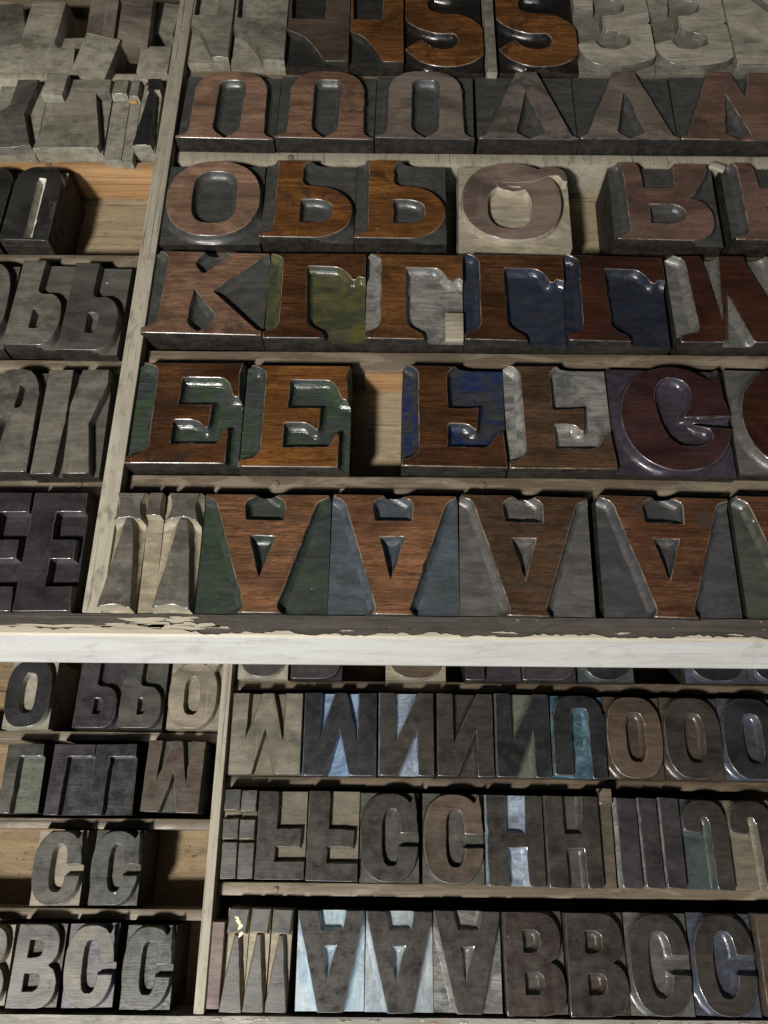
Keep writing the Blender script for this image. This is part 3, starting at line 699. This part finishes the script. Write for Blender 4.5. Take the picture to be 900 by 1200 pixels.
BLOCKS = [  # outline, centre x, y, width, height (mm), turn (degrees), case, face, recess, label
 ('flag',-83.9,364.8,19.4,57.0,0.0,'U','ash','ashr',
  'dusty grey letter with curved cut corner standing against the wide partition'),
 ('flag',-60.7,362.9,25.2,57.0,0.0,'U','ash','ashr',
  'dusty grey curved-corner letter, second from the wide partition'),
 ('flag',-33.1,362.6,29.2,57.0,0.0,'U','umber','darkr',
  'grey-brown curved-corner letter next to the polished amber one'),
 ('flag',-5.5,362.4,25.2,57.0,0.0,'U','amber','darkr',
  'polished amber curved-corner letter next to the amber S shape'),
 ('S',26.2,359.5,36.5,57.0,0.0,'U','amber','blackr',
  'polished amber S-shaped figure on the curved-corner letters side of the thin strip'),
 ('strip',47.9,356.4,4.7,57.0,0.0,'U','ash','ash',
  'thin dusty wooden strip standing between the two amber S shapes'),
 ('S',70.0,360.0,37.0,57.0,0.0,'U','amber','blackr',
  'polished amber S-shaped figure touching the dusty grey figure three'),
 ('three',106.7,361.1,35.4,57.0,0.0,'U','ashl','ashd',
  'dusty grey figure three touching the amber S shape'),
 ('three',142.8,361.5,35.8,57.0,0.0,'U','ashl','ashd',
  'dusty grey figure three next to the dusty block with a diagonal groove'),
 ('diag',179.2,362.5,35.9,57.0,0.0,'U','ashl','ashd',
  'dusty grey block with a diagonal groove beside a figure three'),
 ('nU',-71.1,306.0,43.0,41.8,-1.3,'U','copper','slate',
  'reddish brown arch-shaped U with clean surface against the partition'),
 ('nU',-27.5,306.6,43.6,41.8,-1.3,'U','copperd','slate',
  'reddish arch-shaped U with dark ink smudges on its stem'),
 ('nU',16.7,307.1,44.0,41.9,-1.0,'U','taupe','slate',
  'grey-brown arch-shaped U beside the inverted V'),
 ('V',62.3,307.2,44.2,41.9,-0.5,'U','taupes','slate',
  'inverted grey-brown V with dark smears at its tip'),
 ('V',106.9,307.8,44.0,41.9,-0.4,'U','taupe','slate',
  'inverted taupe V with pale scraped left edge'),
 ('NU',151.8,308.1,44.4,42.5,-1.1,'U','umberr','slate',
  'dark red-brown pointed N next to an inverted V'),
 ('OU',-73.6,250.6,41.7,42.9,0.6,'U','copper','slate',
  'round red-brown O with grey scored counter'),
 ('bU',-33.0,251.6,38.9,42.1,-0.7,'U','amberk','slate',
  'amber inverted P with black ink patch on its bowl'),
 ('bU',5.9,251.8,38.4,42.6,-0.4,'U','amber','slate',
  'clean amber inverted P beside the narrow empty gap'),
 ('QU',54.1,251.2,46.9,43.0,-1.2,'U','mauve','tanr',
  'pale mauve Q with curling tail on a cream block'),
 ('RU',118.0,251.9,44.8,42.1,-1.3,'U','umberr','slate',
  'dull red-brown inverted R with chipped pale corner beside the gap'),
 ('RU',167.7,252.1,46.1,42.2,-1.3,'U','umberr','slate',
  'dull red-brown inverted R leaning against its twin'),
 ('KU',-71.5,202.5,47.1,40.0,-1.1,'U','copperd','slate',
  'red-brown K with dark triangular recess'),
 ('LU',-28.0,201.6,39.5,41.1,0.2,'U','brown','lime',
  'dark brown inverted L with bright yellow-green recess'),
 ('LU',11.4,201.6,38.6,41.1,-0.7,'U','amberd','silver',
  'brown inverted L with silvery recess and a loose wood chip'),
 ('LU',51.2,201.5,40.0,41.5,-1.3,'U','brown','blue',
  'dark brown inverted L with deep blue recess'),
 ('LU',91.7,201.5,40.3,41.5,-1.3,'U','maroon','indigo',
  'very dark inverted L with blue-black recess'),
 ('WU',137.7,201.8,46.6,42.0,0.2,'U','maroon','silverd',
  'dark maroon M with grey pointed recesses'),
 ('EU',-73.7,147.9,40.6,42.7,0.2,'U','brown','green',
  'dark brown E with green recesses against the partition'),
 ('EU',-32.9,147.0,40.1,43.0,-0.0,'U','amber','green',
  'amber E with green recesses beside the empty slot'),
 ('EU2',25.6,147.5,38.3,42.7,-0.8,'U','brown','cobalt',
  'brown E with blue ink in its recess beside the empty slot'),
 ('EU2',64.7,147.5,39.0,43.4,-0.0,'U','brownd','silver',
  'brown E with pale silver recess and split corner'),
 ('GU',106.6,147.3,43.8,44.8,-1.1,'U','maroonw','violet',
  'round maroon G with wet glossy counter on a violet block'),
 ('CU',151.3,147.4,42.8,44.8,-1.3,'U','maroon','greyr',
  'dark round C with grey smudged face beside the glossy G'),
 ('TU',-89.8,93.2,12.3,43.3,-0.1,'U','soot','cream',
  'grey-brown flared T with cream recesses against the partition'),
 ('bar',-80.6,93.3,5.6,43.3,1.1,'U','taupe','cream',
  'narrow cream strip with a short raised bar between the two flared Ts'),
 ('TU',-70.8,93.2,13.5,43.6,0.1,'U','soot','cream',
  'grey-brown flared T with cream recesses touching the green-edged A'),
 ('AU',-41.3,93.0,44.8,43.3,-0.0,'U','orange','greenr',
  'orange-brown upturned A with green recesses'),
 ('AU',3.7,93.0,44.6,43.6,-0.5,'U','orange','bluegrey',
  'orange-brown upturned A with blue-grey recess'),
 ('AU',49.3,93.0,45.8,43.9,-1.3,'U','brownd','greyr',
  'dull brown upturned A with grey recesses'),
 ('AU',98.6,93.0,46.7,44.2,-1.3,'U','rust','steel',
  'rusty brown upturned A with dark stain under its small triangle'),
 ('AU',146.4,93.0,45.3,44.5,-1.3,'U','rust','steelg',
  'upturned A with scratched green-grey recess at the row end'),
 ('XL',-166.0,299.1,21.8,42.2,1.3,'U','soot','ashr',
  'smoky grey X-shaped letter in the compartment with the loose chunk'),
 ('seven',-140.1,299.7,29.4,41.7,1.3,'U','ash','ashr',
  'wide dusty letter with diagonal band and ribbed front edge'),
 ('bar',-120.8,298.2,7.6,45.2,1.3,'U','ash','ashr',
  'narrow dusty strip with dark raised bar at its head'),
 ('bar',-114.3,297.2,4.6,45.1,1.3,'U','ash','ashr',
  'narrow dusty strip with a chipped orange corner'),
 ('spike',-107.3,301.1,8.9,40.8,1.3,'U','charcoal','ashr',
  'narrow charcoal letter with flared foot beside the partition'),
 ('nL',-169.4,247.5,19.3,39.9,-1.3,'U','black','black',
  'black letter mostly cut off beside the black arch letter'),
 ('nslot',-148.5,247.8,20.0,39.9,-1.3,'U','black','slotr',
  'black arch letter with one thin pale slot beside the orange empty compartment'),
 ('OL',-160.2,196.6,22.2,40.2,1.3,'U','soot','sootr',
  'dusty round-shouldered letter beside the grey inverted P'),
 ('bL',-137.0,197.1,20.9,40.6,-1.0,'U','soot','sootr',
  'grey inverted P between the round-shouldered letter and its twin'),
 ('bL',-115.1,195.5,22.0,41.7,-0.7,'U','sootd','sootr',
  'darker grey inverted P at the partition'),
 ('Aslot',-138.8,144.2,19.7,43.4,1.3,'U','soot','sootr',
  'grey round-topped letter with slanted slot'),
 ('KL',-115.8,143.9,23.6,43.7,1.3,'U','soot','sootr',
  'grey condensed K beside the partition'),
 ('EL',-134.2,92.7,19.2,43.3,0.6,'U','plum','plum',
  'violet-black condensed E touching its twin'),
 ('EL',-114.4,92.9,19.2,43.3,0.8,'U','plum','plum',
  'violet-black condensed E beside the partition'),
 ('OL',-133.8,52.1,17.4,25.7,0.0,'L','charcoal','ashr',
  'charcoal condensed O with pale speckled counter'),
 ('bL',-107.2,52.4,16.2,25.7,0.0,'L','plum','plum',
  'violet-charcoal inverted P with dark counter'),
 ('bL',-90.7,52.5,16.2,25.7,0.0,'L','soot2','soot2',
  'green-grey inverted P beside the pale Q'),
 ('QL',-71.2,52.4,19.6,25.7,0.0,'L','cream','creamr',
  'pale tan Q with smudged face'),
 ('LL',-130.8,21.6,13.5,23.8,1.3,'L','soot2','moss',
  'grey inverted L with mossy recess'),
 ('LL',-113.0,21.4,15.2,24.4,0.1,'L','plum','charcoal',
  'violet-grey inverted L with dark recess'),
 ('LL',-97.6,21.6,15.1,24.4,1.2,'L','charcoal','charcoal',
  'charcoal inverted L touching the violet one'),
 ('WL',-75.9,22.8,21.2,24.7,-1.3,'L','umber','soot2',
  'warm brown condensed M in the lower case'),
 ('GL',-112.9,-7.9,17.1,24.1,0.7,'L','soot2','creamr',
  'grey condensed G with cream counter in the open compartment'),
 ('GL',-92.8,-7.7,16.9,24.1,0.2,'L','moss','soot2',
  'olive-grey condensed G in the open compartment'),
 ('BL',-132.1,-38.0,15.2,23.8,1.3,'L','soot','creamr',
  'pinkish grey B mostly cut off beside the pale B'),
 ('BL',-114.9,-37.8,15.8,24.6,-0.0,'L','silver','soot2',
  'pale silver-grey B with dark counters'),
 ('GL',-97.2,-37.7,16.8,24.8,1.3,'L','soot','plumr',
  'grey condensed G with violet counter'),
 ('GL',-77.8,-38.1,16.6,24.8,0.2,'L','moss','teal',
  'dark green-grey condensed G with teal counter'),
 ('OL',-46.1,74.0,19.2,30.6,0.0,'L','soot2','ashr',
  'grey round letter half under the white rail beside the partition'),
 ('BL',-25.4,73.8,19.5,30.6,0.0,'L','plum','plum',
  'dark violet letter half under the white rail'),
 ('OL',12.7,73.9,23.1,30.6,0.0,'L','umber','creamr',
  'tan round letter half under the white rail between two gaps'),
 ('LL',42.4,73.8,21.4,30.6,0.0,'L','plum','plum',
  'plum letter half under the white rail with bright front edge'),
 ('BL',63.9,74.0,20.8,30.6,0.0,'L','plum','plum',
  'plum rounded letter half under the white rail'),
 ('GL',85.9,73.9,21.4,30.6,0.0,'L','charcoal','teal',
  'charcoal letter with teal corner half under the white rail'),
 ('OL',128.5,73.9,24.0,30.6,0.0,'L','charcoal','blueink',
  'dark letter with blue corner half under the white rail'),
 ('OL',151.0,73.8,20.5,30.6,0.0,'L','charcoal','blueink',
  'dark blue-edged letter half under the white rail at the row end'),
 ('WL',-43.2,38.3,26.7,29.2,0.3,'L','khaki','khaki',
  'pale khaki M with cloudy stains'),
 ('WL',-15.8,38.3,27.4,29.8,0.2,'L','charcoal','sky',
  'charcoal M with bright sky-blue recesses'),
 ('NL',8.9,38.5,20.6,29.8,-0.1,'L','umberk','blueink2',
  'dark N with sparkling blue-white recesses'),
 ('NL',30.7,38.4,21.0,29.8,-0.7,'L','umberk','umberk',
  'dark brown N with plain dark recesses'),
 ('NL',52.1,38.4,20.2,30.1,-0.8,'L','charcoal','moss',
  'black N with olive recess beside the arch with blue slot'),
 ('nLs',72.7,38.1,20.4,29.8,-1.3,'L','charcoal','sky2',
  'dark arch letter with bright blue slot'),
 ('OLb',93.7,38.0,21.0,29.7,-1.3,'L','umber','umberr2',
  'brown condensed O with brown counter'),
 ('OLb',115.4,37.9,21.5,29.7,-1.3,'L','umberk','umberr2',
  'grey-brown O with a scuff above its counter'),
 ('OLb',137.1,37.8,21.3,29.7,-1.3,'L','charcoal','blueink',
  'black condensed O with blue-lit corners'),
 ('bits',-53.3,3.7,5.7,29.4,1.3,'L','slatel','khaki',
  'narrow tan strip with two grey raised bits beside the partition'),
 ('bits',-47.4,3.6,5.6,29.1,1.1,'L','slatel','khaki',
  'narrow tan strip with two grey raised bits touching the inverted F'),
 ('FL',-35.6,3.4,17.6,29.0,0.1,'L','umberk','khaki',
  'grey-brown inverted F with khaki recess touching the narrow strips'),
 ('FL',-17.2,3.3,18.3,29.6,-0.6,'L','umberk','khaki',
  'grey-brown inverted F with khaki recess touching the G'),
 ('GL',2.9,2.9,20.9,29.6,0.0,'L','umberk','soot2',
  'grey-brown condensed G touching the inverted F'),
 ('GL',25.6,2.7,21.6,29.8,-0.5,'L','umber','soot2',
  'brown condensed G touching the H with blue recesses'),
 ('HL',47.2,2.3,20.5,29.8,-0.7,'L','umberk','blueink2',
  'brown H with pale blue recesses'),
 ('HL',67.7,2.1,19.6,30.1,-0.6,'L','umberk','soot2',
  'dark H with grey recesses'),
 ('strip2',80.4,3.4,4.7,33.0,-1.3,'L','khakid','khakid',
  'thin brown strip with a raised orange chunk at its head'),
 ('IL',87.2,1.8,7.8,29.8,-0.9,'L','plum','silver',
  'plum letter I with bright edge touching the brown strip'),
 ('IL',95.0,1.9,7.1,29.8,-0.3,'L','plum','silver',
  'plum letter I between two other letters I'),
 ('IL',102.6,2.0,7.5,29.8,-1.0,'L','plum','silver',
  'plum letter I touching the J with teal recess'),
 ('JL',115.1,1.6,16.5,29.5,-1.2,'L','umberk','teal',
  'dark J with teal-grey recess'),
 ('JL',131.9,1.5,16.4,29.5,0.3,'L','umberk','khaki',
  'dark J with sandy recess'),
 ('strip',-54.9,-37.0,4.3,25.6,0.1,'L','pink','pink',
  'thin pinkish wooden strip against the lower partition'),
 ('TL',-48.8,-35.5,7.4,30.5,-1.0,'L','slatel','cream',
  'grey flared T with a yellow dab beside the pink strip'),
 ('TL',-41.3,-35.4,7.0,30.5,-1.3,'L','slatel','cream',
  'grey flared T between two other flared Ts'),
 ('TL',-33.8,-35.5,7.0,30.3,-1.3,'L','slatel','cream',
  'grey flared T beside the dark gap and the blue-edged A'),
 ('AL',-16.7,-35.5,22.8,30.0,0.3,'L','umberk','skyw',
  'dark upturned A with sky-blue triangles'),
 ('AL',6.4,-35.6,22.7,30.0,-0.2,'L','umberk','skyg',
  'dark upturned A with patchy ink in blue-grey triangles'),
 ('AL',29.4,-35.5,22.8,30.3,-0.6,'L','umberk','silver',
  'dark upturned A with silver triangles touching the B'),
 ('BLb',51.9,-35.7,20.4,30.5,0.6,'L','umberr3','soot2',
  'dark reddish B with small rounded counters'),
 ('BLb',72.8,-35.8,20.3,30.5,0.3,'L','umberk','umberr2',
  'olive-brown B with brown counters and bright left edge'),
 ('CLb',93.9,-35.8,21.1,30.5,-0.7,'L','umberk','greyr',
  'brown C with silvery mottled counter'),
 ('CLb',115.7,-35.7,21.5,30.5,-1.1,'L','umberk','blueink',
  'brown C with glowing blue counter'),
 ('blank',137.1,-35.7,19.4,30.5,-1.0,'L','umber','umber',
  'plain grey-brown block beside the blue C'),
]
NAMES = {'strip': ('wooden_spacer', 'spacer'), 'strip2': ('wooden_spacer', 'spacer'), 'bits': ('wooden_spacer', 'spacer'), 'blank': ('wooden_spacer', 'spacer'), 'bar': ('wooden_spacer', 'spacer')}
for (g, cx, cy, w, h, rz, case, fm, bm_, label) in BLOCKS:
    nm, ct = NAMES.get(g, ('letter_block', 'letter block'))
    letter_block(g, cx, cy, w, h, rz, case, fm, bm_, label, nm, ct)

for o in [o for o in col.objects if 'yellow dab' in o.get('label', '')]:
    for (x, y, r, s_) in [(.3, 11.4, .75, .8), (1.1, 9.9, .6, .9), (1.5, 7.6, .6, .8), (-.3, 12.6, .5, .4)]:
        f = flake(x, y, r, s_, M['yellow'], o, TYPE_HIGH - .3, .5); f.name = 'ink_dab'
# crumbs of wood and dust on the bare floors and in the gaps
verts, faces = [], []
def crumbs(x0, x1, y0, y1, z, n):
    for _ in range(n):
        c = Vector((random.uniform(x0, x1), random.uniform(y0, y1), z)); r = random.uniform(.12, .45) * (2.2 if random.random() < .08 else 1)
        b = len(verts)
        d = random.uniform(0, 6.3); e = random.uniform(.4, 2.4)
        for k in range(3):
            a = d + k * 2.1 + random.uniform(-.4, .4)
            verts.append((c.x + r * e * math.cos(a), c.y + r * math.sin(a), z))
        verts.append((c.x, c.y, z + r * .8))
        faces.extend([(b, b + 1, b + 3), (b + 1, b + 2, b + 3), (b + 2, b, b + 3)])
crumbs(-8, 8, 127, 172, FLOOR['U'], 60); crumbs(-140, -102, 228, 272, FLOOR['U'], 70); crumbs(62, 85, 230, 278, FLOOR['U'], 40)
crumbs(-140, -62, -20, 4, FLOOR['L'], 120); crumbs(-78, -62, -50, -25, FLOOR['L'], 30); crumbs(-57, 190, -18.6, -16.8, FLOOR['L'], 60)
crumbs(-90, 200, 125.8, 127, FLOOR['U'], 20); crumbs(-94, 200, 279.6, 285.3, FLOOR['U'] + DU, 24); crumbs(-94, 200, 119.5, 125, FLOOR['U'] + DU, 24)
crumbs(-57, 190, -16.2, -12.6, FLOOR['L'] + DU, 20); crumbs(-150, -62, -24, -21.5, FLOOR['L'] + DU, 14); crumbs(-150, 190, 66, 71, -2.8, 40)
o = link_mesh('wood_crumbs', verts, faces, M['cream']); o['kind'] = 'stuff'; o['label'] = 'tiny crumbs of wood and dust on the bare case floors'; o['category'] = 'debris'
# ---------------------------------------------------------------- loose pieces
def loose(name, label, cat, loc, rot, w, h, t, face, body, g=None, case='U', bev=.5):
    """a block lying at any angle: body with worn edges, optional letter on its top"""
    root = bpy.data.objects.new(name, None); root.empty_display_size = .01; col.objects.link(root)
    root.location = Vector(loc) * MM; root.rotation_euler = [math.radians(a) for a in rot]
    root['label'] = label; root['category'] = cat
    bevel_box('body', -w / 2, w / 2, -h / 2, h / 2, 0, t, body, root, bev, 2)
    return root
AS, ASR = M['ash'], BM['ashr']

loose('letter_block', 'long dusty block lying flat in the jumbled compartment', 'letter block', (-174, 342, -19), (8, 0, 2), 50, 17, 12, AS, ASR)
loose('letter_block', 'dusty block lying askew on top of the jumbled pile', 'letter block', (-136.5, 338.5, -13), (8, 3, -13), 16.5, 25, 12, AS, ASR)
loose('letter_block', 'tall brownish block tilted up behind the askew one in the jumbled pile', 'letter block', (-135.5, 362, -12), (12, 0, -3), 13.4, 27, 13, AS, M['taupe'])
loose('letter_block', 'brownish block with slanting end leaning beside the partition', 'letter block', (-120.5, 362, -11), (12, 3, -2), 14.6, 28, 12, AS, M['taupe'])
loose('letter_block', 'square dusty block standing against the partition in the jumbled pile', 'letter block', (-109.8, 339.5, -25), (0, 0, -1), 14.5, 17.5, 21, AS, ASR)
loose('letter_block', 'shadowed block tilted at the back of the jumbled pile', 'letter block', (-166, 369, -19), (8, -6, -8), 18, 25, 13, AS, AS)
loose('letter_block', 'low dusty slab under the tilted blocks of the jumbled pile', 'letter block', (-167, 357.5, -25), (3, 0, 2), 44, 13, 13, AS, ASR)
loose('letter_block', 'small dusty block tucked at the back against the partition', 'letter block', (-108, 372, -20), (6, 0, -9), 11, 19, 14, AS, AS)
loose('letter_block', 'dark block at the back of the jumbled pile by the case side', 'letter block', (-192, 370, -22), (6, 6, 14), 24, 24, 14, AS, M['soot'])
loose('wood_chunk', 'rounded grey wood chunk lying across the dusty letters', 'wood chunk', (-149, 313, -1), (0, 0, -4), 10, 14, 5, AS, ASR, bev=1.6)
loose('wood_chip', 'small orange wood chip on the narrow dusty strip', 'wood chip', (-115.2, 311.5, -3.4), (0, 0, 0), 3.6, 5, 1.6, AS, M['clean'])
loose('wood_chip', 'square splintered wood chip in the silvery recess of the L', 'wood chip', (26.9, 188.0, -3.5), (0, 0, -1), 7.2, 12.5, 2.6, AS, BM['tanr'])
loose('wood_chip', 'pale chip stuck on the corner of the red-brown R', 'wood chip', (142.5, 271.6, -1.8), (0, 0, -25), 7, 3.4, 2.2, AS, BM['tanr'], bev=1)
